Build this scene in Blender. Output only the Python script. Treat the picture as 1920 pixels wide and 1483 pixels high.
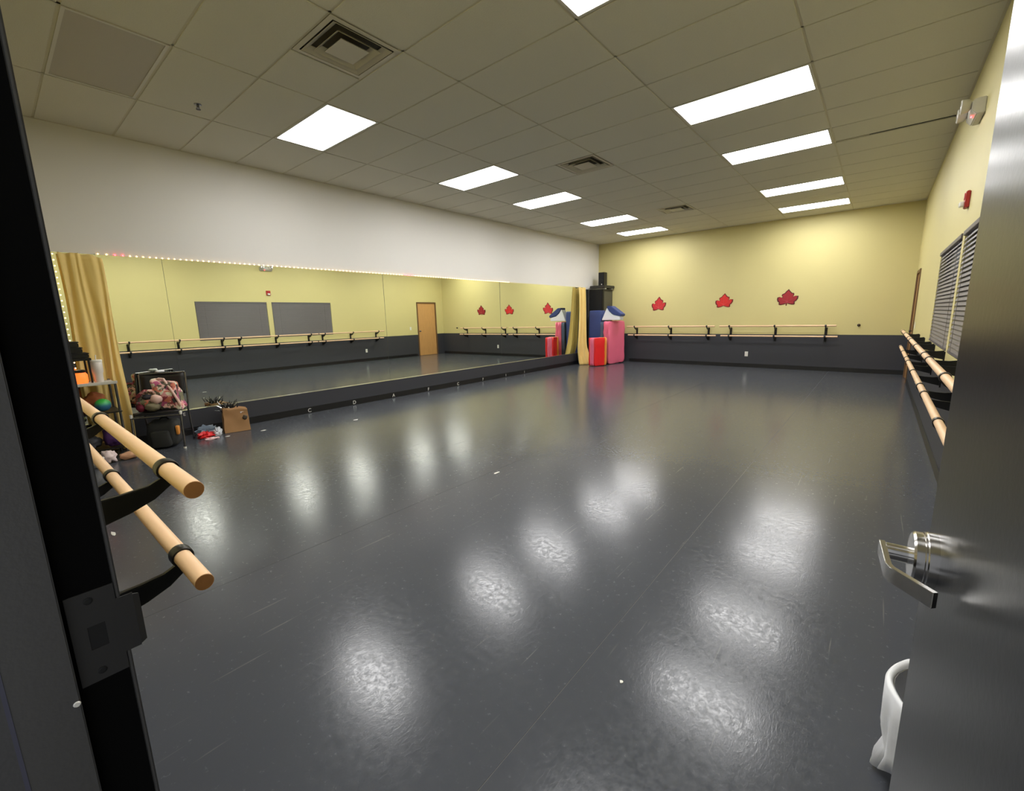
import bpy, bmesh, math, random
from mathutils import Vector, Matrix, noise
random.seed(7)
for o in list(bpy.data.objects): bpy.data.objects.remove(o)
S = bpy.context.scene
COL = S.collection
PI = math.pi

# ------------------------------------------------------------------ camera, world, exposure
F_PX = 816.1; YAW = 0.6986; PITCH = 0.1788; ROLL = -0.0239
CAM = Vector((6.9667, 0.0, 1.45))
fwd = Vector((-math.sin(YAW)*math.cos(PITCH), math.cos(YAW)*math.cos(PITCH), -math.sin(PITCH)))
rt = fwd.cross(Vector((0, 0, 1))).normalized(); up = rt.cross(fwd)
rt2 = rt*math.cos(ROLL)+up*math.sin(ROLL); up2 = -rt*math.sin(ROLL)+up*math.cos(ROLL)
cd = bpy.data.cameras.new('camera'); cam = bpy.data.objects.new('camera', cd); COL.objects.link(cam)
cd.sensor_fit = 'HORIZONTAL'; cd.sensor_width = 36; cd.lens = F_PX/1920*36; cd.clip_start = 0.02; cd.clip_end = 100
cam.matrix_world = Matrix(((rt2.x, up2.x, -fwd.x, CAM.x), (rt2.y, up2.y, -fwd.y, CAM.y), (rt2.z, up2.z, -fwd.z, CAM.z), (0, 0, 0, 1)))
S.camera = cam
world = bpy.data.worlds.new('world'); S.world = world; world.use_nodes = True
world.node_tree.nodes['Background'].inputs[0].default_value = (0.92, 0.95, 1.0, 1)
world.node_tree.nodes['Background'].inputs[1].default_value = 0.29
S.view_settings.view_transform = 'Standard'; S.view_settings.look = 'None'
S.view_settings.gamma = 1; S.view_settings.use_curve_mapping = False
S.view_settings.exposure = 1.5
LIGHT_STRENGTH = 9.0

# ------------------------------------------------------------------ room numbers (metres)
W, L, H = 7.47, 12.69, 3.60
Y0 = 0.05                    # room face of the front wall
GX, SX, GY, SY = -0.024, 1.2623, 3.1596, 0.6261   # ceiling grid
ZMT, ZMB, ZD = 2.262, 0.331, 0.862
XB = 0.047
def gx(i): return GX+i*SX
def gy(j): return GY+j*SY

# ------------------------------------------------------------------ materials
def lin(c):
    return tuple(((v/255)/12.92 if v/255 <= .04045 else ((v/255+.055)/1.055)**2.4) for v in c)+(1,)
MATS = {}
def mat(name, rgb, rough=.6, metal=0., vary=0., scale=8., bump=0., bscale=60., spec=.5, coat=0., emit=None, estr=0., trans=0., sheen=0., stretch=None):
    m = bpy.data.materials.new(name); m.use_nodes = True
    nt = m.node_tree; b = nt.nodes['Principled BSDF']
    col = lin(rgb)
    b.inputs['Base Color'].default_value = col
    b.inputs['Roughness'].default_value = rough; b.inputs['Metallic'].default_value = metal
    b.inputs['Specular IOR Level'].default_value = spec
    b.inputs['Coat Weight'].default_value = coat
    b.inputs['Transmission Weight'].default_value = trans
    b.inputs['Sheen Weight'].default_value = sheen
    if emit: b.inputs['Emission Color'].default_value = lin(emit); b.inputs['Emission Strength'].default_value = estr
    tc = nt.nodes.new('ShaderNodeTexCoord'); src = tc.outputs['Object']
    if stretch:
        mp = nt.nodes.new('ShaderNodeMapping'); mp.inputs['Scale'].default_value = stretch
        nt.links.new(src, mp.inputs['Vector']); src = mp.outputs['Vector']
    if vary:
        n = nt.nodes.new('ShaderNodeTexNoise'); n.inputs['Scale'].default_value = scale; n.inputs['Detail'].default_value = 5
        nt.links.new(src, n.inputs['Vector'])
        mx = nt.nodes.new('ShaderNodeMix'); mx.data_type = 'RGBA'
        mx.inputs[6].default_value = tuple(v*(1-vary) for v in col[:3])+(1,)
        mx.inputs[7].default_value = tuple(min(1, v*(1+vary)) for v in col[:3])+(1,)
        nt.links.new(n.outputs['Fac'], mx.inputs[0]); nt.links.new(mx.outputs[2], b.inputs['Base Color'])
    if bump:
        n2 = nt.nodes.new('ShaderNodeTexNoise'); n2.inputs['Scale'].default_value = bscale; n2.inputs['Detail'].default_value = 3
        nt.links.new(src, n2.inputs['Vector'])
        bp = nt.nodes.new('ShaderNodeBump'); bp.inputs['Strength'].default_value = bump; bp.inputs['Distance'].default_value = .01
        nt.links.new(n2.outputs['Fac'], bp.inputs['Height']); nt.links.new(bp.outputs[0], b.inputs['Normal'])
    MATS[name] = m
    return m

def wall_paint(name, upper, lower, z):
    m = mat(name, upper, .55, vary=.03, scale=1.5, bump=.05, bscale=120)
    nt = m.node_tree; b = nt.nodes['Principled BSDF']
    g = nt.nodes.new('ShaderNodeNewGeometry'); sp = nt.nodes.new('ShaderNodeSeparateXYZ')
    nt.links.new(g.outputs['Position'], sp.inputs[0])
    lt = nt.nodes.new('ShaderNodeMath'); lt.operation = 'LESS_THAN'; lt.inputs[1].default_value = z
    nt.links.new(sp.outputs['Z'], lt.inputs[0])
    old = b.inputs['Base Color'].links[0].from_socket
    mx = nt.nodes.new('ShaderNodeMix'); mx.data_type = 'RGBA'
    nt.links.new(lt.outputs[0], mx.inputs[0]); nt.links.new(old, mx.inputs[6]); mx.inputs[7].default_value = lin(lower)
    nt.links.new(mx.outputs[2], b.inputs['Base Color'])
    return m

def floor_mat():
    m = mat('floor_vinyl', (71, 74, 80), .3, spec=.34, vary=.10, scale=1.2)
    nt = m.node_tree; b = nt.nodes['Principled BSDF']
    tc = nt.nodes.new('ShaderNodeTexCoord')
    n = nt.nodes.new('ShaderNodeTexNoise'); n.inputs['Scale'].default_value = 34.0; n.inputs['Detail'].default_value = 9; n.inputs['Roughness'].default_value = .78
    nt.links.new(tc.outputs['Object'], n.inputs['Vector'])
    mr = nt.nodes.new('ShaderNodeMapRange'); mr.inputs['From Min'].default_value = .42; mr.inputs['From Max'].default_value = .62
    mr.inputs['To Min'].default_value = .145; mr.inputs['To Max'].default_value = .275
    nt.links.new(n.outputs['Fac'], mr.inputs['Value']); nt.links.new(mr.outputs[0], b.inputs['Roughness'])
    # scuffed, slightly pebbled surface: fine grain plus long crossing scratches
    mp = nt.nodes.new('ShaderNodeMapping'); mp.inputs['Scale'].default_value = (1, .35, 1); mp.inputs['Rotation'].default_value = (0, 0, .5)
    nt.links.new(tc.outputs['Object'], mp.inputs['Vector'])
    n3 = nt.nodes.new('ShaderNodeTexNoise'); n3.inputs['Scale'].default_value = 110; n3.inputs['Detail'].default_value = 4; n3.inputs['Distortion'].default_value = 1.0
    nt.links.new(mp.outputs[0], n3.inputs['Vector'])
    bp = nt.nodes.new('ShaderNodeBump'); bp.inputs['Strength'].default_value = .10; bp.inputs['Distance'].default_value = .003
    # long thin scuffs left by shoes, running mostly down the room
    sc = nt.nodes.new('ShaderNodeMapping'); sc.inputs['Scale'].default_value = (45, 1.6, 1); sc.inputs['Rotation'].default_value = (0, 0, .06)
    nt.links.new(tc.outputs['Object'], sc.inputs['Vector'])
    n4 = nt.nodes.new('ShaderNodeTexNoise'); n4.inputs['Scale'].default_value = 1.0; n4.inputs['Detail'].default_value = 3
    nt.links.new(sc.outputs[0], n4.inputs['Vector'])
    mk = nt.nodes.new('ShaderNodeMapRange'); mk.inputs['From Min'].default_value = .68; mk.inputs['From Max'].default_value = .74; mk.inputs['To Max'].default_value = .35
    nt.links.new(n4.outputs['Fac'], mk.inputs['Value'])
    old = b.inputs['Base Color'].links[0].from_socket
    mx2 = nt.nodes.new('ShaderNodeMix'); mx2.data_type = 'RGBA'; mx2.inputs[7].default_value = lin((128, 126, 120))
    nt.links.new(mk.outputs[0], mx2.inputs[0]); nt.links.new(old, mx2.inputs[6]); nt.links.new(mx2.outputs[2], b.inputs['Base Color'])
    nt.links.new(n3.outputs['Fac'], bp.inputs['Height']); nt.links.new(bp.outputs[0], b.inputs['Normal'])
    return m

def patch_mat(name, cols, scale, rough=.8):
    m = mat(name, cols[0], rough); nt = m.node_tree; b = nt.nodes['Principled BSDF']
    tc = nt.nodes.new('ShaderNodeTexCoord')
    n = nt.nodes.new('ShaderNodeTexNoise'); n.inputs['Scale'].default_value = scale*.8; n.inputs['Detail'].default_value = 2
    nt.links.new(tc.outputs['Object'], n.inputs['Vector'])
    add = nt.nodes.new('ShaderNodeMix'); add.data_type = 'RGBA'; add.inputs[0].default_value = .12
    nt.links.new(tc.outputs['Object'], add.inputs[6]); nt.links.new(n.outputs['Color'], add.inputs[7])
    v = nt.nodes.new('ShaderNodeTexVoronoi'); v.inputs['Scale'].default_value = scale
    nt.links.new(add.outputs[2], v.inputs['Vector'])
    sep = nt.nodes.new('ShaderNodeSeparateColor'); nt.links.new(v.outputs['Color'], sep.inputs[0])
    r = nt.nodes.new('ShaderNodeValToRGB'); r.color_ramp.interpolation = 'CONSTANT'
    for k, c in enumerate(cols):
        e = r.color_ramp.elements[k] if k < 2 else r.color_ramp.elements.new(k/len(cols))
        e.position = k/len(cols); e.color = lin(c)
    nt.links.new(sep.outputs[0], r.inputs[0]); nt.links.new(r.outputs[0], b.inputs['Base Color'])
    return m

M_YEL = wall_paint('yellow_paint_grey_dado', (204, 193, 134), (52, 53, 59), ZD)
M_WHITE = mat('white_wall_paint', (214, 211, 205), .6, vary=.02, scale=1, bump=.04, bscale=120)
M_DADO = mat('dark_grey_paint', (52, 53, 59), .5, vary=.05, scale=3)
M_COVE = mat('black_rubber_cove', (22, 22, 23), .4)
M_FLOOR = floor_mat()
M_SLAB = mat('floor_underlay', (100, 98, 94), .6)
M_TILE = mat('ceiling_tile', (208, 205, 190), .9, vary=.05, scale=90, bump=.25, bscale=180)
M_TBAR = mat('ceiling_grid_metal', (196, 190, 168), .5)
M_PLEN = mat('plenum_dark', (30, 29, 27), .9)
M_LENS = mat('light_lens', (255, 255, 255), .4, emit=(252, 251, 250), estr=LIGHT_STRENGTH)
M_LENSOFF = mat('light_lens_off', (176, 170, 156), .45, bump=.2, bscale=200)
M_LFRAME = mat('light_frame_white', (205, 202, 192), .5)
M_VENT = mat('vent_metal', (190, 184, 165), .45)
M_MIRROR = mat('mirror_silver', (248, 252, 240), .0, metal=1.)
M_MEDGE = mat('mirror_channel', (200, 200, 195), .25, metal=1.)
M_SEAM = mat('mirror_seam', (70, 72, 60), .5)
M_WOOD = mat('maple_rail', (226, 190, 152), .45, vary=.1, scale=12, stretch=(.6, 6, 6))
M_ENDG = mat('maple_end_grain', (160, 112, 66), .7, vary=.15, scale=60)
M_BLACK = mat('black_metal', (20, 20, 20), .35, spec=.4)
M_BLACKM = mat('black_matte', (14, 14, 14), .7)
M_FRAME = mat('door_frame_grey', (74, 73, 72), .45, bump=.05, bscale=150)
M_REBATE = mat('door_frame_black', (5, 5, 5), .8, spec=.1)
M_EDGE = mat('frame_edge_blue_grey', (72, 72, 88), .45)
M_DOOR = mat('door_grey_gloss', (26, 26, 27), .29, bump=.02, bscale=90, spec=.35)
M_STEEL = mat('brushed_steel', (205, 203, 200), .2, metal=1.)
M_STRIKE = mat('strike_plate', (50, 49, 48), .5, metal=.2)
M_OAK = mat('oak_door', (196, 148, 92), .4, vary=.18, scale=5, stretch=(7, 7, .7))
M_OAKF = mat('brown_door_frame', (108, 80, 50), .45)
M_BLIND = mat('blind_slat', (98, 92, 93), .5)
M_GLASS = mat('window_glass', (235, 240, 240), .02, trans=1.)
M_WFRAME = mat('window_frame', (60, 56, 54), .5)
M_CURT = mat('yellow_curtain_cloth', (226, 198, 122), .8, vary=.06, scale=5, sheen=.3)
M_PLATE = mat('white_plastic', (228, 226, 218), .4)
M_RED = mat('alarm_red', (170, 34, 32), .4)
M_LED = mat('led_warm', (255, 220, 170), .5, emit=(255, 196, 120), estr=5)
M_LEDR = mat('led_red', (255, 60, 70), .5, emit=(255, 40, 50), estr=12)
M_CLEAR = mat('strobe_lens', (230, 230, 225), .15)
M_PINK = mat('pink_vinyl', (228, 108, 138), .45, vary=.05, scale=3)
M_REDV = mat('red_vinyl', (222, 36, 40), .4)
M_ORNG = mat('orange_vinyl', (226, 150, 66), .45)
M_BLUE = mat('blue_vinyl', (48, 66, 124), .45, vary=.06, scale=3)
M_SLATE = mat('slate_blue_vinyl', (74, 88, 112), .5)
M_PURP = mat('purple_vinyl', (74, 52, 96), .5)
M_WHV = mat('white_vinyl', (226, 230, 238), .5)
M_KRAFT = mat('kraft_paper', (166, 126, 84), .8, vary=.1, scale=7)
M_KRAFTS = mat('kraft_print', (70, 60, 46), .8)
M_CHRM = mat('chair_tube', (120, 120, 122), .25, metal=.9)
M_SEATB = mat('chair_black_vinyl', (26, 26, 28), .45)
M_PACK = mat('charcoal_backpack', (44, 45, 44), .8, vary=.25, scale=14)
M_FLOR = patch_mat('floral_cloth', [(216, 150, 150), (96, 88, 70), (232, 186, 176), (176, 84, 120), (60, 56, 52), (214, 206, 180), (206, 120, 96), (148, 60, 70), (120, 116, 88)], 22)
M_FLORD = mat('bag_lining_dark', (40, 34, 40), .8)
M_PIPE = mat('bag_piping', (222, 184, 172), .6)
M_LINER = mat('bin_liner_white', (232, 234, 240), .45, bump=.15, bscale=25)

# ------------------------------------------------------------------ mesh builder
ORG = {}
class MB:
    def __init__(s): s.v = []; s.f = []
    def add(s, vs, fs):
        n = len(s.v); s.v += [Vector(v) for v in vs]; s.f += [tuple(i+n for i in f) for f in fs]; return s
    def box(s, x0, x1, y0, y1, z0, z1):
        return s.add([(x0,y0,z0),(x1,y0,z0),(x1,y1,z0),(x0,y1,z0),(x0,y0,z1),(x1,y0,z1),(x1,y1,z1),(x0,y1,z1)],
                     [(0,3,2,1),(4,5,6,7),(0,1,5,4),(1,2,6,5),(2,3,7,6),(3,0,4,7)])
    def obox(s, c, ax, ay, az):            # oriented box: centre and three half-axis vectors
        c, ax, ay, az = map(Vector, (c, ax, ay, az))
        vs = [c+ax*i+ay*j+az*k for k in (-1, 1) for i, j in ((-1,-1),(1,-1),(1,1),(-1,1))]
        return s.add(vs, [(0,3,2,1),(4,5,6,7),(0,1,5,4),(1,2,6,5),(2,3,7,6),(3,0,4,7)])
    def tube(s, path, r, n=10, cap=True, closed=False):
        path = [Vector(p) for p in path]; rs = r if isinstance(r, (list, tuple)) else [r]*len(path)
        ring = []; prev = None
        for k, p in enumerate(path):
            if closed: t = path[(k+1) % len(path)]-path[k-1]
            else: t = path[min(k+1, len(path)-1)]-path[max(k-1, 0)]
            t.normalize()
            a = prev if prev is not None else (Vector((0,0,1)) if abs(t.z) < .9 else Vector((1,0,0)))
            u = (a-t*a.dot(t)).normalized(); prev = u; w = t.cross(u)
            ring.append([p+(u*math.cos(2*PI*i/n)+w*math.sin(2*PI*i/n))*rs[k] for i in range(n)])
        vs = [q for rr in ring for q in rr]; fs = []; m = len(path)
        for k in range(m if closed else m-1):
            k2 = (k+1) % m
            for i in range(n): fs.append((k*n+i, k*n+(i+1) % n, k2*n+(i+1) % n, k2*n+i))
        if cap and not closed: fs += [tuple(range(n))[::-1], tuple((m-1)*n+i for i in range(n))]
        return s.add(vs, fs)
    def lathe(s, prof, c=(0,0,0), n=24, axis='z', cap=True):
        vs = []; fs = []; c = Vector(c)
        for r, h in prof:
            for i in range(n):
                a = 2*PI*i/n; p = (r*math.cos(a), r*math.sin(a), h)
                if axis == 'x': p = (p[2], p[0], p[1])
                if axis == 'y': p = (p[1], p[2], p[0])
                vs.append(c+Vector(p))
        for k in range(len(prof)-1):
            for i in range(n): fs.append((k*n+i, k*n+(i+1) % n, (k+1)*n+(i+1) % n, (k+1)*n+i))
        if cap: fs += [tuple(range(n))[::-1], tuple((len(prof)-1)*n+i for i in range(n))]
        return s.add(vs, fs)
    def prism(s, poly, fn, d0, d1):        # poly 2-D, fn(a, b, d) -> 3-D
        n = len(poly)
        vs = [fn(a, b, d0) for a, b in poly]+[fn(a, b, d1) for a, b in poly]
        fs = [tuple(range(n))[::-1], tuple(range(n, 2*n))]+[(i, (i+1) % n, n+(i+1) % n, n+i) for i in range(n)]
        return s.add(vs, fs)
    def softbox(s, c, ax, ay, az, seg=8, amp=.01, freq=6, roundness=.12, seed=0):
        # padded block: subdivided box with rounded edges and cloth wrinkles
        c, ax, ay, az = map(Vector, (c, ax, ay, az)); idx = {}; vs = []; fs = []
        def vert(i, j, k):
            key = (i, j, k)
            if key not in idx:
                p = Vector((2*i/seg-1, 2*j/seg-1, 2*k/seg-1))
                q = Vector([max(-1+roundness, min(1-roundness, t)) for t in p]); d = p-q
                if d.length > 1e-6: d = d.normalized()*min(roundness, d.length)
                p = q+d
                w = c+ax*p.x+ay*p.y+az*p.z
                nn = noise.noise_vector(w*freq+Vector((seed, 0, seed)))
                idx[key] = len(vs); vs.append(w+nn*amp)
            return idx[key]
        for a in range(seg):
            for b in range(seg):
                fs += [(vert(a,b,0),vert(a,b+1,0),vert(a+1,b+1,0),vert(a+1,b,0)), (vert(a,b,seg),vert(a+1,b,seg),vert(a+1,b+1,seg),vert(a,b+1,seg)),
                       (vert(a,0,b),vert(a+1,0,b),vert(a+1,0,b+1),vert(a,0,b+1)), (vert(a,seg,b),vert(a,seg,b+1),vert(a+1,seg,b+1),vert(a+1,seg,b)),
                       (vert(0,a,b),vert(0,a,b+1),vert(0,a+1,b+1),vert(0,a+1,b)), (vert(seg,a,b),vert(seg,a+1,b),vert(seg,a+1,b+1),vert(seg,a,b+1))]
        return s.add(vs, fs)
    def blob(s, c, r, n=16, m=12, amp=.15, freq=5, seed=0, zmin=None):
        c = Vector(c); r = Vector(r) if not isinstance(r, (int, float)) else Vector((r, r, r)); vs = []; fs = []
        for j in range(m+1):
            th = PI*j/m
            for i in range(n):
                ph = 2*PI*i/n; d = Vector((math.sin(th)*math.cos(ph), math.sin(th)*math.sin(ph), math.cos(th)))
                k = 1+amp*noise.noise(d*freq*.5+Vector((seed, seed*.7, 0)))*1.6
                p = c+Vector((d.x*r.x, d.y*r.y, d.z*r.z))*k
                if zmin is not None: p.z = max(p.z, zmin)
                vs.append(p)
        for j in range(m):
            for i in range(n): fs.append((j*n+i, (j+1)*n+i, (j+1)*n+(i+1) % n, j*n+(i+1) % n))
        return s.add(vs, fs)
    def build(s, name, material, parent=None, smooth=False, bevel=0, seg=2, solid=0, sub=0):
        off = ORG.get(parent, Vector((0, 0, 0))) if parent is not None else Vector((0, 0, 0))
        me = bpy.data.meshes.new(name); me.from_pydata([v-off for v in s.v], [], s.f)
        bm = bmesh.new(); bm.from_mesh(me)
        bmesh.ops.remove_doubles(bm, verts=bm.verts, dist=1e-6)
        bmesh.ops.recalc_face_normals(bm, faces=bm.faces)
        if bevel:
            bmesh.ops.bevel(bm, geom=[e for e in bm.edges if len(e.link_faces) == 2 and e.calc_face_angle(0) > .5], offset=bevel, segments=seg, affect='EDGES', clamp_overlap=True)
        bm.to_mesh(me); bm.free()
        if smooth:
            for p in me.polygons: p.use_smooth = True
            if smooth != 'all': me.set_sharp_from_angle(angle=math.radians(40))
        me.materials.append(material)
        o = bpy.data.objects.new(name, me); COL.objects.link(o)
        if parent is not None: o.parent = parent; ORG[o] = off
        if solid:
            md = o.modifiers.new('thickness', 'SOLIDIFY'); md.thickness = solid; md.offset = 0
        if sub:
            md = o.modifiers.new('smooth', 'SUBSURF'); md.levels = sub; md.render_levels = sub
        return o
def tag(o, label=None, cat=None, group=None, kind=None):
    if label: o['label'] = label
    if cat: o['category'] = cat
    if group: o['group'] = group
    if kind: o['kind'] = kind
    return o
def thing(name, loc, label, cat, group=None):
    o = bpy.data.objects.new(name, None); COL.objects.link(o); o.location = loc; o.empty_display_size = .1
    ORG[o] = Vector(loc); return tag(o, label, cat, group)
def copy_tree(o, parent=None):
    c = o.copy(); COL.objects.link(c)
    if parent is not None: c.parent = parent
    for ch in o.children: copy_tree(ch, c)
    return c
def struct(o, kind='structure'): o['kind'] = kind; return o

# ================================================================== SETTING
fl = struct(MB().box(-.15, W+.15, -1.6, L+.15, -.12, -.0012).build('floor', M_SLAB))
edges = [0.0, .49, 2.375, 4.26, 6.145, W]
for a, b in zip(edges[:-1], edges[1:]):
    MB().box(a+.0012, b-.0012, Y0-.13, L, -.0012, 0).build('vinyl_sheet', M_FLOOR, fl)

def holed(axis, d0, d1, a0, a1, z0, z1, holes):
    # wall slab between d0..d1 with rectangular holes (a0,a1,z0,z1)
    m = MB(); As = sorted({a0, a1, *[h[0] for h in holes], *[h[1] for h in holes]}); Zs = sorted({z0, z1, *[h[2] for h in holes], *[h[3] for h in holes]})
    for p, q in zip(As[:-1], As[1:]):
        for r, t in zip(Zs[:-1], Zs[1:]):
            ca, cz = (p+q)/2, (r+t)/2
            if any(h[0] < ca < h[1] and h[2] < cz < h[3] for h in holes): continue
            m.box(d0, d1, p, q, r, t) if axis == 'x' else m.box(p, q, d0, d1, r, t)
    return m
ZW0, ZW1 = 1.03, 2.10
WINS = [(3.79, 5.64), (5.78, 7.68)]
DO = (11.30, 12.31, 0, 2.16)
DX0, DX1, DZ = 6.195, 7.15, 2.20
struct(MB().box(-.12, W+.12, L, L+.12, -.004, H+.3).build('wall_far', M_YEL))
struct(holed('x', W, W+.12, Y0-.12, L, -.004, H+.3, [(a, b, ZW0, ZW1) for a, b in WINS]+[DO]).build('wall_right', M_YEL))
struct(holed('y', Y0-.13, Y0, 0, W, -.004, H+.3, [(DX0-.04, DX1+.04, -.004, DZ+.04)]).build('wall_front', M_YEL))
struct(MB().box(-.12, 0, Y0-.13, L, -.004, H+.3).build('wall_left', M_WHITE))
# low boxed-out base below the mirror
struct(MB().box(0, XB, .56, 11.76, 0, ZMB).build('trim_1', M_DADO, bevel=.003))
bb = struct(MB().box(XB, XB+.006, .56, 11.766, 0, .10).build('baseboard_left', M_COVE))
struct(MB().box(1.1, W, L-.008, L, 0, .10).build('baseboard_far', M_COVE))
struct(MB().box(W-.008, W, .25, 11.22, 0, .10).build('baseboard_right', M_COVE))
struct(MB().box(0, DX0-.06, Y0, Y0+.008, 0, .10).build('baseboard_front', M_COVE))
struct(MB().box(.004, XB-.004, .58, 11.74, ZMB, ZMB+.006).build('trim_2', M_MEDGE))

# letters stuck along the black base
def letter(ch, y, z, size, parent):
    cu = bpy.data.curves.new('letter', 'FONT'); cu.body = ch; cu.size = size; cu.extrude = .0008; cu.align_x = 'CENTER'
    tmp = bpy.data.objects.new('tmp', cu); COL.objects.link(tmp)
    bpy.context.view_layer.update()
    me = bpy.data.meshes.new_from_object(tmp.evaluated_get(bpy.context.evaluated_depsgraph_get()))
    bpy.data.objects.remove(tmp)
    me.transform(Matrix(((0,0,1,XB+.0075),(1,0,0,y),(0,1,0,z),(0,0,0,1))))
    me.name = 'letter_decal'; me.materials.clear(); me.materials.append(M_PLATE)
    o = bpy.data.objects.new('letter_decal', me); COL.objects.link(o); o.parent = parent
    o['label'] = 'white letter stuck on black base'
for ch, y in zip('CDAFC7II', (3.16, 3.95, 4.76, 5.6, 6.42, 7.2, 8.02, 8.75)): letter(ch, y, .018, .085, bb)
letter('E', 1.52, .27, .06, bb)

# mirror: four tall panels, leaning back a hair
seams = [.58, 1.55, 4.74, 7.93, 11.75]
mir = tag(bpy.data.objects.new('wall_mirror', None), 'long wall mirror of four panels above the dark base', 'mirror'); COL.objects.link(mir); mir.location = (0, .58, ZMB); ORG[mir] = Vector((0, .58, ZMB))
for k, (a, b) in enumerate(zip(seams[:-1], seams[1:])):
    t = math.radians((.12, .13, .15, .17)[k])*(ZMT-ZMB)
    m = MB(); y0, y1, z0, z1 = a+.001, b-.001, ZMB+.006, ZMT
    m.add([(.001,y0,z0),(.012,y0,z0),(.012,y1,z0),(.001,y1,z0),(.001,y0,z1),(.012-t,y0,z1),(.012-t,y1,z1),(.001,y1,z1)],
          [(0,3,2,1),(4,5,6,7),(0,1,5,4),(1,2,6,5),(2,3,7,6),(3,0,4,7)])
    m.build('mirror_panel', M_MIRROR, mir)
for y in seams[1:-1]: MB().box(.0005, .0125, y-.001, y+.001, ZMB+.006, ZMT).build('panel_seam', M_SEAM, mir)

# ceiling
ce = struct(MB().box(-.1, W+.1, Y0-.13, L+.1, H+.2, H+.26).build('ceiling', M_PLEN))
LIT = [(1,-1),(1,3),(1,6),(1,10),(1,13),(4,-1),(4,3),(4,6),(4,10),(4,13),(4,-4)]  # last panel is out of view, turned on to brighten the entrance end
OFF = [(1,-4)]
VENTS = [(2,-2),(2,4),(2,10)]
cache = {}
def tile(x0, x1, y0, y1, dz=0, dy=0):
    g = .009; x0, x1, y0, y1 = max(x0, .0)+g, min(x1, W)-g, max(y0, Y0)+g, min(y1, L)-g
    if x1-x0 < .02 or y1-y0 < .02: return
    key = (round(x1-x0, 3), round(y1-y0, 3))
    if key not in cache:
        cache[key] = MB().box(0, x1-x0, 0, y1-y0, 0, .016).build('ceiling_tile', M_TILE, ce, bevel=.003, seg=1); o = cache[key]
    else:
        o = cache[key].copy(); COL.objects.link(o)
    o.location = (x0, y0+dy, H+dz)
    return o
for i in range(6):
    for j in range(-5, 16):
        if (i, j) in LIT or (i, j) in OFF: continue
        if (i, j) in VENTS: tile(gx(i), gx(i+.5), gy(j), gy(j+1)); continue
        if (i, j) == (5, 6):      # shifted tile leaving a dark slit
            t = tile(gx(i), gx(i+1), gy(j), gy(j+1)-.055); continue
        tile(gx(i), gx(i+1), gy(j), gy(j+1))
for i in range(0, 7):
    x = min(max(gx(i), .012), W-.012); MB().box(x-.012, x+.012, Y0, L, H+.007, H+.03).build('grid_runner', M_TBAR, ce)
for j in range(-5, 17):
    y = min(max(gy(j), Y0+.012), L-.012)
    if j == 7: MB().box(0, gx(5)+.35, y-.012, y+.012, H+.007, H+.03).build('cross_tee', M_TBAR, ce)
    else: MB().box(0, W, y-.012, y+.012, H+.007, H+.03).build('cross_tee', M_TBAR, ce)
for k, (x0, x1, y0, y1) in enumerate([(0, W, L-.02, L), (0, .02, Y0, L-.02), (W-.02, W, Y0, L-.02), (.02, W-.02, Y0, Y0+.02)]):
    MB().box(x0, x1, y0, y1, H-.002, H+.004).build('wall_angle', M_TBAR, ce)

# door frame (hollow metal, double rebate) and far wood door
def jamb(sgn, x):       # sgn=+1: left jamb, soffit faces +x
    fr = MB(); f = lambda d: x-sgn*d
    def b(d0, d1, y0, y1): fr.box(min(f(d0), f(d1)), max(f(d0), f(d1)), y0, y1, 0, DZ)
    b(.0, .05, -.052, .008)          # stop soffit, proud
    b(.016, .05, -.10, -.052)
    b(.016, .075, .0605, .066); b(.016, .075, -.106, -.10)
    return fr
df = struct(jamb(1, 6.203).box(6.153, 7.192, -.052, .008, DZ, DZ+.05).box(6.128, 7.217, -.106, .066, DZ+.016, DZ+.07).build('trim_3', M_FRAME, bevel=.0015))
jamb(-1, 7.142).build('right_jamb', M_FRAME, df)
MB().box(6.150, 6.187, .008, .0605, 0, DZ).build('rebate_face', M_REBATE, df)
MB().box(6.2028, 6.2036, -.0535, -.0495, 0, DZ).build('stop_edge', M_EDGE, df)
# strike plate with lip, latch hole and screws
sp = MB()
X1 = 6.1885
for (y0, y1, z0, z1) in [(.012,.0605,1.075,1.102),(.012,.0605,.970,.998),(.012,.028,.998,1.075),(.046,.0605,.998,1.075),(.028,.046,.998,1.018),(.028,.046,1.052,1.075)]:
    sp.box(6.187, X1, y0, y1, z0, z1)
sp.box(6.187, X1, .0605, .078, .995, 1.078)
sp.add([(6.187,.078,.997),(X1,.078,.997),(6.1865,.085,1.0),(6.185,.084,1.0),(6.187,.078,1.076),(X1,.078,1.076),(6.1865,.085,1.073),(6.185,.084,1.073)], [(0,3,2,1),(4,5,6,7),(1,2,6,5),(2,3,7,6),(3,0,4,7)])
spo = sp.build('strike_plate', M_STRIKE, df)
for z in (1.089, .984): MB().lathe([(.005,0),(.005,.0006),(.003,.0012)], (X1, .034, z), 12, 'x').build('screw', M_BLACKM, spo)
MB().box(6.187, 6.1879, .028, .046, 1.018, 1.052).build('latch_hole', M_BLACKM, spo)
MB().lathe([(.004,0),(.003,.002)], (6.2036, .004, .962), 10, 'x').build('rubber_silencer', M_PLATE, df)

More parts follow.
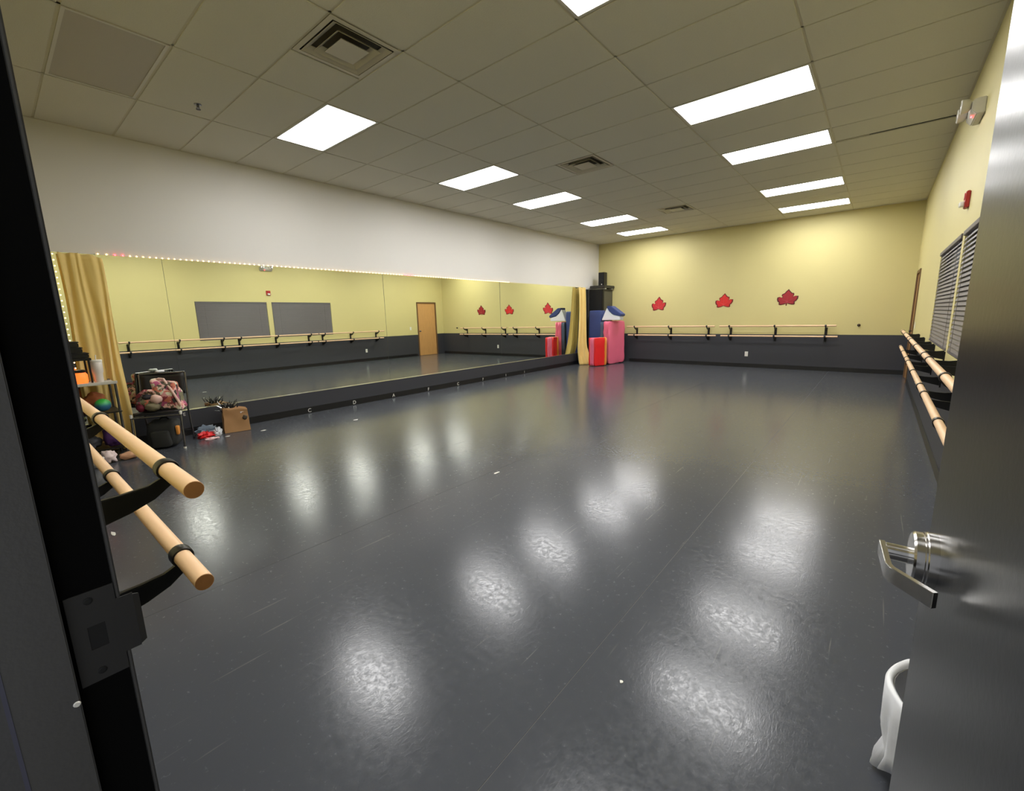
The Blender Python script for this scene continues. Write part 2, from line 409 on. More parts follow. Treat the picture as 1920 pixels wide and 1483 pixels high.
# far wood door in the right wall
d2 = struct(MB().box(W+.012, W+.055, DO[0]+.05, DO[1]-.05, .006, DO[3]-.05).build('door_2', M_OAK, bevel=.002))
fr2 = MB().box(W-.018, W+.06, DO[0], DO[0]+.05, 0, DO[3]).box(W-.018, W+.06, DO[1]-.05, DO[1], 0, DO[3]).box(W-.018, W+.06, DO[0]+.05, DO[1]-.05, DO[3]-.05, DO[3])
fr2.build('door_frame', M_OAKF, d2, bevel=.003)
MB().lathe([(.028,0),(.028,-.008),(.012,-.012),(.012,-.04),(.026,-.05),(.028,-.06),(.018,-.07)], (W+.012, DO[0]+.12, 1.0), 16, 'x').build('door_knob', M_CHRM, d2, smooth=True)
for z in (.25, 1.05, 1.9): MB().tube([(W+.004, DO[1]-.052, z-.05), (W+.004, DO[1]-.052, z+.05)], .007, 8).build('hinge', M_OAKF, d2)
MB().box(W+.055, W+.119, DO[0]+.05, DO[1]-.05, 0, DO[3]-.05).build('door_backing', M_OAKF, d2)

# windows with closed slatted blinds
for k, (a, b) in enumerate(WINS):
    w = MB().box(W+.06, W+.10, a, a+.04, ZW0, ZW1).box(W+.06, W+.10, b-.04, b, ZW0, ZW1).box(W+.06, W+.10, a+.04, b-.04, ZW0, ZW0+.04).box(W+.06, W+.10, a+.04, b-.04, ZW1-.04, ZW1)
    w = struct(w.build('window_%d' % (k+1), M_WFRAME))
    MB().box(W+.078, W+.084, a+.04, b-.04, ZW0+.04, ZW1-.04).build('pane', M_GLASS, w)
    bl = thing('window_blind', (W, (a+b)/2, ZW0), 'grey horizontal slat blind closed over the window %s' % ('nearer the entrance door' if k == 0 else 'farther from the entrance door'), 'blind', 'window blinds on the yellow wall')
    MB().box(W-.012, W+.035, a+.006, b-.006, ZW1-.045, ZW1-.004).build('head_rail', M_BLIND, bl, bevel=.003)
    n = 25; dz = (ZW1-.05-ZW0-.03)/n; proto = None
    for q in range(n):
        z = ZW1-.05-dz*(q+.5)
        if proto is None:
            proto = MB().obox((W+.008, (a+b)/2, z), (.0095, 0, .0215), (0, (b-a)/2-.012, 0), (.0016, 0, -.0007)).build('slat', M_BLIND, bl); z00 = z
        else:
            o = proto.copy(); COL.objects.link(o); o.location = proto.location+Vector((0, 0, z-z00))
    MB().box(W-.004, W+.02, a+.01, b-.01, ZW0+.004, ZW0+.026).build('bottom_rail', M_BLIND, bl, bevel=.003)
    for t in (.12, .88): MB().tube([(W-.004, a+(b-a)*t, ZW1-.05), (W-.004, a+(b-a)*t, ZW0+.02)], .0015, 6).build('ladder_cord', M_BLIND, bl)

# ================================================================== LIGHTS AND CEILING FIXTURES
rowname = {-4: 'unseen above the entrance, turned on to brighten the near end', -1: 'nearest the entrance', 3: 'second from the entrance', 6: 'third from the entrance', 10: 'fourth from the entrance', 13: 'closest to the far yellow wall'}
def troffer(i, j, on):
    x0, x1, y0, y1 = gx(i)+.012, gx(i+1)-.012, gy(j)+.012, gy(j+1)-.012
    side = 'mirror-side' if i == 1 else 'window-side'
    lab = ('lit ceiling panel light in the %s row, %s' % (side, rowname[j])) if on else ('unlit ceiling panel light in the %s row above the entrance' % side)
    t = thing('ceiling_light', ((x0+x1)/2, (y0+y1)/2, H), lab, 'light', 'recessed ceiling panel lights')
    f = MB(); e = .022
    for a in [(x0, x1, y0, y0+e), (x0, x1, y1-e, y1), (x0, x0+e, y0+e, y1-e), (x1-e, x1, y0+e, y1-e)]: f.box(*a, H-.001, H+.03)
    f.build('frame', M_LFRAME, t)
    MB().box(x0+e, x1-e, y0+e, y1-e, H+.006, H+.012).build('diffuser', M_LENS if on else M_LENSOFF, t)
    MB().box(x0+.005, x1-.005, y0+.005, y1-.005, H+.03, H+.1).build('housing', M_LFRAME, t)
for i, j in LIT: troffer(i, j, True)
for i, j in OFF: troffer(i, j, False)
vl = {-2: 'nearest the entrance', 4: 'in the middle of the ceiling', 10: 'near the far yellow wall'}
for i, j in VENTS:
    x0, x1, y0, y1 = gx(i+.5)+.012, gx(i+1)-.012, gy(j)+.012, gy(j+1)-.012
    cx, cy = (x0+x1)/2, (y0+y1)/2; hx, hy = (x1-x0)/2, (y1-y0)/2
    t = thing('air_vent', (cx, cy, H), 'square stepped ceiling air diffuser %s' % vl[j], 'vent', 'square ceiling air diffusers')
    def ringm(s0, z0, s1, z1, th=.004):
        m = MB(); q = [(-1,-1),(1,-1),(1,1),(-1,1)]
        vs = [(cx+a*hx*s0, cy+b*hy*s0, z0) for a, b in q]+[(cx+a*hx*s1, cy+b*hy*s1, z1) for a, b in q]+[(cx+a*hx*s0, cy+b*hy*s0, z0+th) for a, b in q]+[(cx+a*hx*s1, cy+b*hy*s1, z1+th) for a, b in q]
        fs = []
        for k in range(4):
            l = (k+1) % 4; fs += [(k, l, 4+l, 4+k), (8+k, 12+k, 12+l, 8+l), (k, 8+k, 8+l, l), (4+k, 4+l, 12+l, 12+k)]
        return m.add(vs, fs)
    ringm(1, H, .88, H-.002).build('frame', M_VENT, t)
    ringm(.84, H-.006, .66, H+.028).build('louver_ring', M_VENT, t)
    ringm(.62, H-.012, .46, H+.028).build('louver_ring', M_VENT, t)
    MB().box(cx-hx*.42, cx+hx*.42, cy-hy*.42, cy+hy*.42, H-.014, H-.008).build('center_plate', M_VENT, t, bevel=.003)
    MB().box(cx-hx*.9, cx+hx*.9, cy-hy*.9, cy+hy*.9, H+.045, H+.08).build('duct_box', mat('duct_grey', (78, 74, 62), .8), t)
t = thing('fire_sprinkler', (1.55, 1.70, H), 'small metal sprinkler head hanging from ceiling tile', 'sprinkler')
MB().lathe([(.035,0),(.03,-.006),(.012,-.008),(.012,-.03)], (1.55,1.70,H), 16).build('escutcheon', M_CHRM, t, smooth=True)
MB().lathe([(.022,-.045),(.02,-.048)], (1.55,1.70,H), 16).tube([(1.55,1.69,H-.03),(1.55,1.685,H-.038),(1.55,1.69,H-.046)], .002, 6).tube([(1.55,1.71,H-.03),(1.55,1.715,H-.038),(1.55,1.71,H-.046)], .002, 6).build('deflector', M_BLACK, t)

# ================================================================== ENTRANCE DOOR (open into the room)
hinge = Vector((7.122, .068, 0)); edge = Vector((7.0706, 1.02, 0)); dd = (edge-hinge).normalized(); dn = Vector((-dd.y, dd.x, 0))
if dn.x > 0: dn = -dn        # towards the opening
wd = (edge-hinge).length
dr = thing('door_1', hinge, None, None); dr['kind'] = 'structure'
c = hinge+dd*wd/2-dn*.0225+Vector((0, 0, .008+DZ/2-.004))
MB().obox(c, dd*wd/2, dn*.0225, (0, 0, DZ/2-.008)).build('door_leaf', M_DOOR, dr, bevel=.002)
lc = hinge+dd*(wd-.07)+Vector((0, 0, 1.035))
lv = MB()
q = [(.046, 0), (.046, .018), (.043, .024), (.0, .024)]
def along(c0, prof, n=28):
    m = MB(); az = Vector((0, 0, 1)); vs = []; fs = []
    for r, h in prof:
        for i in range(n): vs.append(c0+dn*h+(dd*math.cos(2*PI*i/n)+az*math.sin(2*PI*i/n))*r)
    for k in range(len(prof)-1):
        for i in range(n): fs.append((k*n+i, k*n+(i+1) % n, (k+1)*n+(i+1) % n, (k+1)*n+i))
    fs += [tuple(range(n))[::-1], tuple((len(prof)-1)*n+i for i in range(n))]
    return m.add(vs, fs)
lh = along(lc, [(.046,0),(.046,.012),(.0445,.0135),(.0445,.016),(.043,.017),(.043,.027),(.040,.030)]).build('lever_rosette', M_STEEL, dr, smooth=True)
along(lc, [(.014,.028),(.014,.062)], 20).build('spindle', M_STEEL, lh, smooth=True)
# lever blade: straight towards the hinge, then a return towards the door
pts = [(0.012, .067), (-.075, .064), (-.086, .060), (-.136, .016)]
blade = MB(); prev = None
def bl(o2, h, hz): return lc-dd*(-o2)+dn*h
path = []
for k in range(len(pts)-1):
    for s in range(6):
        t = s/6; path.append((pts[k][0]*(1-t)+pts[k+1][0]*t, pts[k][1]*(1-t)+pts[k+1][1]*t))
path.append(pts[-1])
vs = []; fs = []
for k, (o2, h) in enumerate(path):
    a, b = path[max(k-1, 0)], path[min(k+1, len(path)-1)]; tx, ty = b[0]-a[0], b[1]-a[1]; l = math.hypot(tx, ty); nx, ny = -ty/l, tx/l
    hz = .0125
    for (w_, z_) in ((-.0042, -hz), (.0042, -hz), (.0042, hz), (-.0042, hz)):
        vs.append(lc+dd*(o2+nx*w_)+dn*(h+ny*w_)+Vector((0, 0, z_)))
n = len(path)
for k in range(n-1):
    for i in range(4): fs.append((k*4+i, k*4+(i+1) % 4, (k+1)*4+(i+1) % 4, (k+1)*4+i))
fs += [(0,1,2,3), (n*4-1, n*4-2, n*4-3, n*4-4)]
MB().add(vs, fs).build('lever_handle', M_STEEL, lh, smooth=True, bevel=.0022)
hin = 0
for z in (.25, 1.1, 1.95): MB().tube([hinge+dn*.006+Vector((0, 0, z-.055)), hinge+dn*.006+Vector((0, 0, z+.055))], .008, 10).build('hinge', M_STEEL, dr)

# ================================================================== BARRES
RU, RL_, RO, RR = 1.075, .825, .204, .0205     # heights, stand-off from wall, rail radius
def make_barre():
    # local: x along wall, y out of the wall (wall at y=0), z up
    t = thing('wall_barre', (0, 0, 0), 'x', 'barre', 'double wooden ballet barres on black brackets')
    Lh = 1.25
    for z, sh in ((RU, .02), (RL_, -.02)):
        r = MB().tube([(-Lh+sh, RO, z), (Lh+sh, RO, z)], RR, 24).build('rail', M_WOOD, t, smooth=True)
        for x, s in ((-Lh+sh, -1), (Lh+sh, 1)):
            MB().lathe([(RR-.0006, 0), (RR-.0012, .0012*s)], (x, RO, z), 24, 'x').build('end_grain', M_ENDG, r)
    for x in (-1.03, 0, 1.03):
        p = MB().box(x-.028, x+.028, 0, .01, .69, 1.03).build('bracket', M_BLACK, t, bevel=.002)
        for z in (RU, RL_):
            top = [(.008, z-.035), (.06, z-.042), (.11, z-.04), (.16, z-.034), (.20, z-.016), (.224, z-.004)]
            bot = [(.226, z-.020), (.205, z-.046), (.17, z-.072), (.12, z-.092), (.06, z-.108), (.008, z-.120)]
            MB().prism(top+bot, lambda a, b, d: (d, a, b), x-.008, x+.008).build('arm', M_BLACK, p, bevel=.002)
            MB().lathe([(RR+.0005, -.019), (RR+.005, -.019), (RR+.006, -.012), (RR+.006, .012), (RR+.005, .019), (RR+.0005, .019)], (x, RO, z), 24, 'x', cap=False).build('collar', M_BLACK, p, smooth=True)
            MB().lathe([(.004,0),(.004,.002)], (x, .008, z-.06 if z == RU else z-.13+.02), 8, 'y').build('screw', M_STEEL, p)
    return t
b0 = make_barre()
places = [((4.52, Y0, 0), 0, 'double wooden barre beside the open entrance door, cut ends in the foreground'),
          ((2.365, L, 0), PI, 'double wooden barre on far wall, nearer the pink mats'),
          ((4.985, L, 0), PI, 'double wooden barre on far wall, above the white outlet and nearer the windows'),
          ((W, 3.28, 0), PI/2, 'double wooden barre on window wall, closest to the entrance door'),
          ((W, 5.78, 0), PI/2, 'double wooden barre on window wall, middle of three'),
          ((W, 8.31, 0), PI/2, 'double wooden barre on window wall, nearest the wood door')]
for k, (loc, rz, lab) in enumerate(places):
    o = b0 if k == 0 else copy_tree(b0)
    o.location = loc; o.rotation_euler = (0, 0, rz); o['label'] = lab

# ================================================================== WALL FITTINGS
LEAF = [(980,385),(1050,480),(1100,525),(1150,530),(1165,580),(1140,640),(1120,658),(1200,630),(1300,635),(1290,730),(1240,810),(1190,840),(1205,900),(1180,935),(1100,935),(1000,905),(962,880),(950,965),(918,965),(922,890),(860,920),(760,945),(700,935),(690,880),(700,850),(650,820),(625,740),(635,670),(700,650),(778,680),(800,650),(765,610),(780,560),(860,520),(900,465)]
def leaf(cx, cz, width, hfac, rgb, stem, label):
    t = thing('leaf_decoration', (cx, L, cz), label, 'decoration', 'red leaves on the far wall')
    k = width/675; pts = []
    for (a, b) in LEAF:
        if not stem and b > 950: continue
        pts.append(((a-962)*k, (690-b)*k*hfac))
    edge_m = mat('leaf_edge_'+label[:9], tuple(int(v*.55) for v in rgb), .6)
    main_m = mat('leaf_main_'+label[:9], rgb, .5, vary=.12, scale=20)
    vein_m = mat('leaf_vein_'+label[:9], tuple(min(255, int(v*.9+38)) for v in rgb), .4)
    fn = lambda a, b, d: (cx+a, L-d, cz+b)
    bk = MB().prism(pts, fn, .001, .006).build('leaf_back', edge_m, t)
    MB().prism([(a*.86, b*.86-.004) for a, b in pts], fn, .006, .011).build('leaf_face', main_m, t, bevel=.0015)
    for (a0, b0_, a1, b1) in [(960,860,965,480),(955,830,800,740),(960,830,1130,730),(955,860,780,880),(960,860,1140,880)]:
        MB().tube([(cx+(a0-962)*k, L-.012, cz+(690-b0_)*k*hfac), (cx+(a1-962)*k, L-.012, cz+(690-b1)*k*hfac)], [.007, .002], 6).build('vein', vein_m, t)
leaf(1.975, 1.71, .43, 1.12, (196, 44, 48), False, 'red paper leaf nearest the mats, left of three')
leaf(3.74, 1.73, .44, 1.02, (208, 36, 32), False, 'bright red stemless leaf between the other two')
leaf(5.18, 1.75, .45, 1.02, (152, 28, 36), True, 'dark crimson leaf with short stem, nearest windows')

def outlet(loc, nrm, label, switch=False):
    loc = Vector(loc); nrm = Vector(nrm); tx = Vector((0,0,1)).cross(nrm)
    t = thing('wall_switch' if switch else 'wall_outlet', loc, label, 'switch' if switch else 'outlet')
    MB().obox(loc+nrm*.003, tx*.038, nrm*.003, (0,0,.062)).build('cover_plate', M_PLATE, t, bevel=.0015)
    if switch: MB().obox(loc+nrm*.009, tx*.006, nrm*.004, (0,0,.012)).build('toggle', M_PLATE, t)
    else:
        for dz in (-.022, .022):
            r = MB().obox(loc+nrm*.0065+Vector((0,0,dz)), tx*.017, nrm*.0012, (0,0,.015)).build('receptacle', M_CLEAR, t, bevel=.001)
            for s in (-.006, .006): MB().obox(loc+nrm*.0078+tx*s+Vector((0,0,dz+.003)), tx*.001, nrm*.0003, (0,0,.004)).build('slot', M_BLACKM, r)
outlet((4.36, L, .35), (0,-1,0), 'white outlet plate on far grey dado under the barre')
outlet((W, 8.90, .38), (-1,0,0), 'white outlet plate low on the window wall')
outlet((W, 10.95, 1.12), (-1,0,0), 'white light switch plate beside the wood door', True)
t = thing('wall_hook', (6.61, L, 1.08), 'small dark round hook on far wall beside the barre end', 'hook')
MB().lathe([(.03,0),(.03,-.012),(.016,-.02),(.016,-.04)], (6.61, L, 1.08), 16, 'y').build('knob', M_BLACK, t, smooth=True)
MB().tube([(6.61,L-.035,1.08),(6.61,L-.06,1.075),(6.61,L-.065,1.10)], .008, 8).build('hook_arm', M_OAKF, t)

t = thing('fire_alarm', (W, 5.72, 2.31), 'red fire alarm strobe above the window blinds', 'alarm')
MB().box(W-.03, W, 5.66, 5.78, 2.30, 2.44).build('back_plate', M_RED, t, bevel=.006)
MB().softbox((W-.045, 5.72, 2.335), (.018,0,0), (0,.035,0), (0,0,.022), 6, 0, 1, .4).build('strobe_lens', M_CLEAR, t, smooth='all')
MB().lathe([(.03,0),(.028,-.006)], (W-.03, 5.72, 2.40), 16, 'x').build('horn_grille', M_RED, t)

ez, ey = 3.08, 5.72
t = thing('emergency_light', (W, ey, ez-.06), 'beige twin-head emergency light high on the window wall', 'light fixture')
MB().prism([(0,-.06),(.05,-.06),(.085,-.02),(.085,.05),(.06,.065),(0,.065)], lambda a, b, d: (W-a, d, ez+b), ey-.17, ey+.17).build('housing', M_LFRAME, t, bevel=.006)
for s in (-1, 1):
    h = MB().lathe([(.03,.0),(.05,-.02),(.055,-.06),(.05,-.065)], (W-.085, ey+s*.12, ez+.03), 20, 'x').build('lamp_head', M_LFRAME, t, smooth=True)
    MB().lathe([(.045,-.064),(.02,-.07)], (W-.085, ey+s*.12, ez+.03), 20, 'x').build('lamp_lens', M_STEEL, h, smooth=True)
MB().lathe([(.006,0),(.004,-.006)], (W-.07, ey-.05, ez-.045), 8, 'x').build('status_light', M_LEDR, t)

# LED string around the mirror edge
def led(name, label, segs):
    t = thing(name, segs[0][0], label, 'light strip', 'LED strips edging the mirror')
    for kk, (p, q, red) in enumerate(segs):
        p, q = Vector(p), Vector(q); dv = (q-p); n = max(1, int(dv.length/.062)); u = dv.normalized()
        hz = Vector((0,0,.005)) if abs(u.z) < .5 else Vector((0,.005,0))
        MB().obox((p+q)/2, dv/2, hz, (.0015,0,0)).build('tape', M_WHITE, t)
        m = MB()
        for k in range(n): 
            c = p+u*(k+.5)*dv.length/n+Vector((.006,0,0)); m.blob(c, (.005,.0065,.0065), 8, 5, 0)
        o = m.build('led_bulbs', M_LEDR if red else M_LED, t, smooth='all'); o['kind'] = 'stuff'
zt = ZMT+.008
struct(MB().box(0, .012, 8.3, 11.76, ZMT, ZMT+.014).build('trim_4', M_CURT if 0 else mat('cream_trim', (214, 206, 170), .5)))
led('led_strip', 'warm LED strip with red stretches along the mirror top', [((.004,.93,zt),(.004,1.08,zt),0),((.004,1.08,zt),(.004,1.22,zt),1),((.004,1.22,zt),(.004,5.2,zt),0),((.004,5.2,zt),(.004,5.45,zt),1),((.004,5.45,zt),(.004,8.3,zt),0)])
led('led_strip', 'warm LED strip running down beside the near curtain', [((.004,.60,zt),(.004,.60,.9),0)])
t = thing('led_controller', (.0,.55,2.2), 'small dark controller box at top of the LED strip', 'controller'); MB().box(0,.03,.515,.565,2.2,2.27).build('case', M_BLACK, t, bevel=.004); MB().tube([(.015,.54,2.2),(.012,.535,2.0),(.012,.53,1.45)], .003, 6).build('cable', M_BLACK, t); MB().box(.001,.025,.51,.56,1.36,1.45).build('plug', M_BLACK, t, bevel=.004)

# ================================================================== CURTAINS
def curtain(name, label, fn, nu, nv, tie):
    t = thing(name, fn(.5, 1)[:2]+(0,), label, 'curtain', 'yellow curtains at the mirror ends')
    vs = [fn(i/nu, j/nv) for j in range(nv+1) for i in range(nu+1)]
    fs = [(j*(nu+1)+i, j*(nu+1)+i+1, (j+1)*(nu+1)+i+1, (j+1)*(nu+1)+i) for j in range(nv) for i in range(nu)]
    MB().add(vs, fs).build('cloth', M_CURT, t, smooth='all', solid=.003)
    tie(t)
def near(u, v):        # v 0 top, 1 bottom
    p = u+.10*noise.noise(Vector((u*3, v*1.5, 5)))
    fold = .55*math.sin(p*PI*9+.8*math.sin(v*2.2))+.45*math.sin(p*PI*5.3+1.5+v*1.6)+.5*noise.noise(Vector((u*9, v*2.2, 1)))
    a = .016+.034*v
    y = .63+(.345+.02*math.sin(v*PI))*u+.012*math.sin(v*7+u*8)
    x = .085+.06*v+fold*a
    droop = .045*max(0, (u-.72)/.28)*(1-v)+.01*max(0, math.sin(u*PI*4))*(1-v)
    z = 2.255*(1-v)-droop+.006*v
    return (x, y, max(z, .004))
curtain('curtain', 'yellow cloth curtain hanging at near end of mirror behind the chair', near, 90, 40,
        lambda t: [MB().tube([(.002,y_,2.268),(.05,y_,2.268),(.08,y_,2.25)], .003, 6).build('hook', M_PLATE, t) for y_ in (.65,.80,.94)])
def far(u, v):
    p = u+.12*noise.noise(Vector((u*3, v*1.5, 9)))
    fold = .6*math.sin(p*PI*9+.6*math.sin(v*3))+.4*math.sin(p*PI*4+1+v)
    w = .38+.16*v**2; yc = 11.50-.20*v**2
    a = .034+.036*v
    x = .10+.08*v+.26*max(0, (v-.7)/.3)**2*(.35+.65*u)+fold*a
    y = yc+(u-.5)*w
    z = (2.25+.012*math.sin(u*PI*3))*(1-v)
    return (x, y, max(z, .004+.006*abs(fold)))
curtain('curtain', 'yellow cloth curtain pooling on floor beside the folded mats', far, 70, 40,
        lambda t: None)

# ================================================================== FAR CORNER: cabinet, speaker, mats
t = thing('corner_cabinet', (.26, 12.36, 0), 'tall black cabinet in the far corner behind the mats', 'cabinet')
MB().box(.024, .50, 12.06, 12.67, 0, 2.205).build('body', M_BLACK, t, bevel=.006)
MB().box(.05, .47, 12.045, 12.06, .06, 2.16).build('front_panel', M_BLACKM, t, bevel=.004)
MB().box(.50, .508, 12.12, 12.62, .08, 2.14).build('side_panel', mat('cabinet_side_grey', (74, 72, 60), .5), t, bevel=.003)
t = thing('dark_gap_strip', (.03, 11.9, 0), 'black strip added for the dark gap between far curtain and cabinet', 'board')
MB().box(.001, .022, 11.78, 12.04, .002, 2.22).build('gap_strip_panel', M_BLACKM, t, bevel=.003)  # added black strip, stands in for the dark gap beside the cabinet
t = thing('wall_shelf', (.4, 12.35, 2.25), 'black shelf board under the small speaker', 'shelf')
MB().box(.07, .57, 12.02, 12.67, 2.235, 2.315).build('board', mat('shelf_dark', (42, 40, 36), .5), t, bevel=.012)
for y in (12.15, 12.55): MB().box(.1, .55, y-.02, y+.02, 2.206, 2.235).build('batten', M_PLATE, t)
t = thing('loudspeaker', (.42, 12.3, 2.31), 'small black bookshelf speaker on the corner shelf', 'speaker')
MB().box(.25, .44, 12.22, 12.42, 2.316, 2.71).build('cabinet', M_BLACK, t, bevel=.008)
g = MB().box(.262, .428, 12.208, 12.22, 2.34, 2.70).build('grille', M_BLACKM, t, bevel=.004)
MB().lathe([(.018,0),(.016,-.006)], (.37, 12.207, 2.355), 16, 'y').build('badge_light', M_PLATE, t)
MB().lathe([(.07,0),(.066,-.004),(.03,.002)], (.345, 12.209, 2.46), 24, 'y', cap=False).build('woofer', M_BLACK, g, smooth=True)

def mat_stack(name, label, c, wdir, ddir, w, h, panels, group, amp=.008):
    # upright folded mat: panels layered along ddir; c = floor centre
    c = Vector(c); wd_, dd_ = Vector(wdir).normalized(), Vector(ddir).normalized()
    t = thing(name, c, label, 'mat', group); tot = sum(p[0] for p in panels); off = -tot/2
    for k, (th, m) in enumerate(panels):
        ctr = c+dd_*(off+th/2)+Vector((0,0,h/2)); off += th
        MB().softbox(ctr, wd_*w/2, dd_*(th/2-.001), (0,0,h/2-amp), 12, amp, 7, .12, seed=k*3.1+c.x).build('panel', m, t, smooth='all')
    return t
G = 'upright gym mats in the far corner'
pw = Vector((.14, .74, 0)); pn = Vector((.74, -.14, 0))
pcen = Vector((1.02, 11.98, 0))-pn.normalized()*.105
mat_stack('folded_mat', 'tall pink folded gym mat at right of the pile', pcen, pw, pn, .75, 1.27, [(.055, M_PINK), (.05, M_PINK), (.05, M_PINK), (.055, M_PINK)], G, .02)
rm = mat_stack('folded_mat', 'short red and yellow folded mat standing on floor', (.80, 11.17, 0), (.12,.40,0), (.40,-.12,0), .38, .815, [(.05, M_REDV), (.05, M_PINK), (.05, M_PINK), (.05, M_PINK), (.06, M_REDV)], G, .010)
rw, rn = Vector((.12,.40,0)).normalized(), Vector((.40,-.12,0)).normalized()
MB().softbox(Vector((.80,11.17,.408))+rw*.215, rw*.022, rn*.165, Vector((0,0,.40)), 8, .003, 5, .15).build('end_flap', M_ORNG, rm, smooth='all')
MB_ = mat_stack('foam_block', 'big blue foam mat block behind the red mat', (.42, 11.88, 0), (1,0,0), (0,1,0), .40, 1.58, [(.10, M_BLUE), (.10, M_BLUE), (.10, M_BLUE)], G, .006)
mat_stack('folded_mat', 'slate blue folded mat wedged beside the pink mat', (.715, 11.80, 0), (.14,.74,0), (.74,-.14,0), .3, 1.24, [(.05, M_SLATE), (.05, M_SLATE)], G, .006)
mat_stack('folded_mat', 'thin dark purple mat between red and pink mats', (.885, 11.50, 0), (.14,.74,0), (.74,-.14,0), .12, .78, [(.04, M_PURP)], G, .004)
t = thing('wedge_cushion', (.95, 11.9, 1.28), 'blue and white wedge cushion lying on the pink mat', 'cushion', G)
def wedge(poly, y0, y1, z0, m, nm):
    MB().prism(poly, lambda a, b, d: (a, d, z0+b), y0, y1).build(nm, m, t, bevel=.012, smooth=True)
wedge([(.64,.0),(.80,.355),(.88,.24),(1.0,.145),(1.22,.095),(1.22,.0)], 11.735, 11.98, 1.29, M_WHV, 'white_body')
wedge([(.805,.365),(.815,.405),(.93,.40),(1.27,.16),(1.25,.10),(1.02,.155),(.89,.25)], 11.725, 12.0, 1.29, M_BLUE, 'blue_cover')

# ================================================================== NEAR LEFT: chair, bags, rack
fdir = Vector((.90, -.43, 0)).normalized(); sdir = Vector((.43, .90, 0)).normalized(); cc = Vector((.43, 1.22, 0))
def CH(s, f, z): return cc+sdir*s+fdir*f+Vector((0,0,z))
t = thing('folding_chair', cc, 'black folding chair holding the floral bag', 'chair')
MB().softbox(CH(0,0,.44), sdir*.215, fdir*.205, Vector((0,0,.018)), 8, .002, 5, .25).build('seat', M_SEATB, t, smooth='all')
bk = []
for iz in range(7):
    z = .60+.26*iz/6
    for ix in range(9):
        s = -.215+.43*ix/8; bk.append(CH(s, -.20-.10*(z-.44)-.03*(1-(s/.215)**2), z))
MB().add(bk, [(a*9+b, a*9+b+1, (a+1)*9+b+1, (a+1)*9+b) for a in range(6) for b in range(8)]).build('backrest', M_SEATB, t, smooth='all', solid=.012)
for s in (-.232, .232):
    MB().tube([CH(s,.245,.012), CH(s,.205,.40), CH(s,.19,.45)], .011, 10).build('leg', M_CHRM, t, smooth=True)
    MB().tube([CH(s*.96,-.26,.012), CH(s*.96,-.19,.42), CH(s,-.215,.55), CH(s,-.255,.86)], .011, 10).build('leg', M_CHRM, t, smooth=True)
    MB().lathe([(.014,0),(.014,.02)], CH(s,.245,.0), 10).build('foot_cap', M_PLATE, t); MB().lathe([(.014,0),(.014,.02)], CH(s*.96,-.26,.0), 10).build('foot_cap', M_BLACK, t)
    MB().lathe([(.013,-.02),(.015,0),(.013,.02)], CH(s,.205,.43), 10).build('corner_cap', M_PLATE, t)
MB().tube([CH(-.232,.205,.405), CH(.232,.205,.405)], .010, 10).build('seat_rail', M_CHRM, t, smooth=True)
MB().tube([CH(-.232,-.255,.865), CH(.232,-.255,.865)], .010, 10).build('top_rail', M_CHRM, t, smooth=True)
MB().tube([CH(-.225,-.245,.12), CH(.225,-.245,.12)], .008, 10).build('stretcher', M_CHRM, t, smooth=True)
t = thing('plastic_scrap', CH(0,-.26,.876), 'small crumpled white plastic on chair backrest', 'plastic'); MB().blob(CH(-.02,-.258,.888), (.03,.05,.014), 12, 8, .4, 6, 2).build('crumple', M_LINER, t, smooth='all')

# floral bag on the seat
zs = .462
t = thing('floral_bag', CH(0,.02,zs), 'pink and cream floral duffel bag on the black chair', 'bag')
MB().softbox(CH(.09,.0,zs+.17), sdir*.12+Vector((0,0,-.03)), fdir*.13, Vector((0,0,.175))-sdir*.02, 12, .03, 8, .35, 1).build('body', M_FLOR, t, smooth='all')
MB().blob(CH(-.07,.04,zs+.11), (.13,.14,.11), 22, 16, .3, 6, 4, zs+.001).build('side_pouch', M_FLOR, t, smooth='all')
MB().tube([CH(.03+.02*k,.02-.006*k,zs+.30-.0*k) for k in range(2)], .02, 10).build('zip_tab', M_FLORD, t)
MB().tube([CH(.0,.05,zs+.345), CH(.045,.08,zs+.37), CH(.09,.09,zs+.365), CH(.15,.12,zs+.25), CH(.21,.13,zs+.10), CH(.225,.12,zs+.03)], .014, 10).build('piping', M_PIPE, t, smooth=True)
MB().tube([CH(-.17,.10,zs+.13), CH(-.15,.13,zs+.20), CH(-.09,.14,zs+.245), CH(-.02,.13,zs+.24), CH(.02,.12,zs+.19)], .017, 10).build('handle', M_FLOR, t, smooth=True)
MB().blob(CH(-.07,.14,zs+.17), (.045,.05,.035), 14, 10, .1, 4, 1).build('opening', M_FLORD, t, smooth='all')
MB().blob(CH(.01,.15,zs+.14), (.05,.055,.055), 14, 10, .15, 4, 8).build('front_pocket', M_PIPE, t, smooth='all')
MB().blob(CH(-.14,.14,zs+.05), (.05,.05,.05), 14, 10, .2, 4, 9, zs+.002).build('berry_pouch', mat('berry_cloth', (120, 30, 52), .8), t, smooth='all')
MB().blob(CH(-.03,.17,zs+.055), (.06,.07,.05), 14, 10, .2, 4, 3, zs+.002).build('olive_pouch', mat('olive_cloth', (112, 104, 78), .8), t, smooth='all')

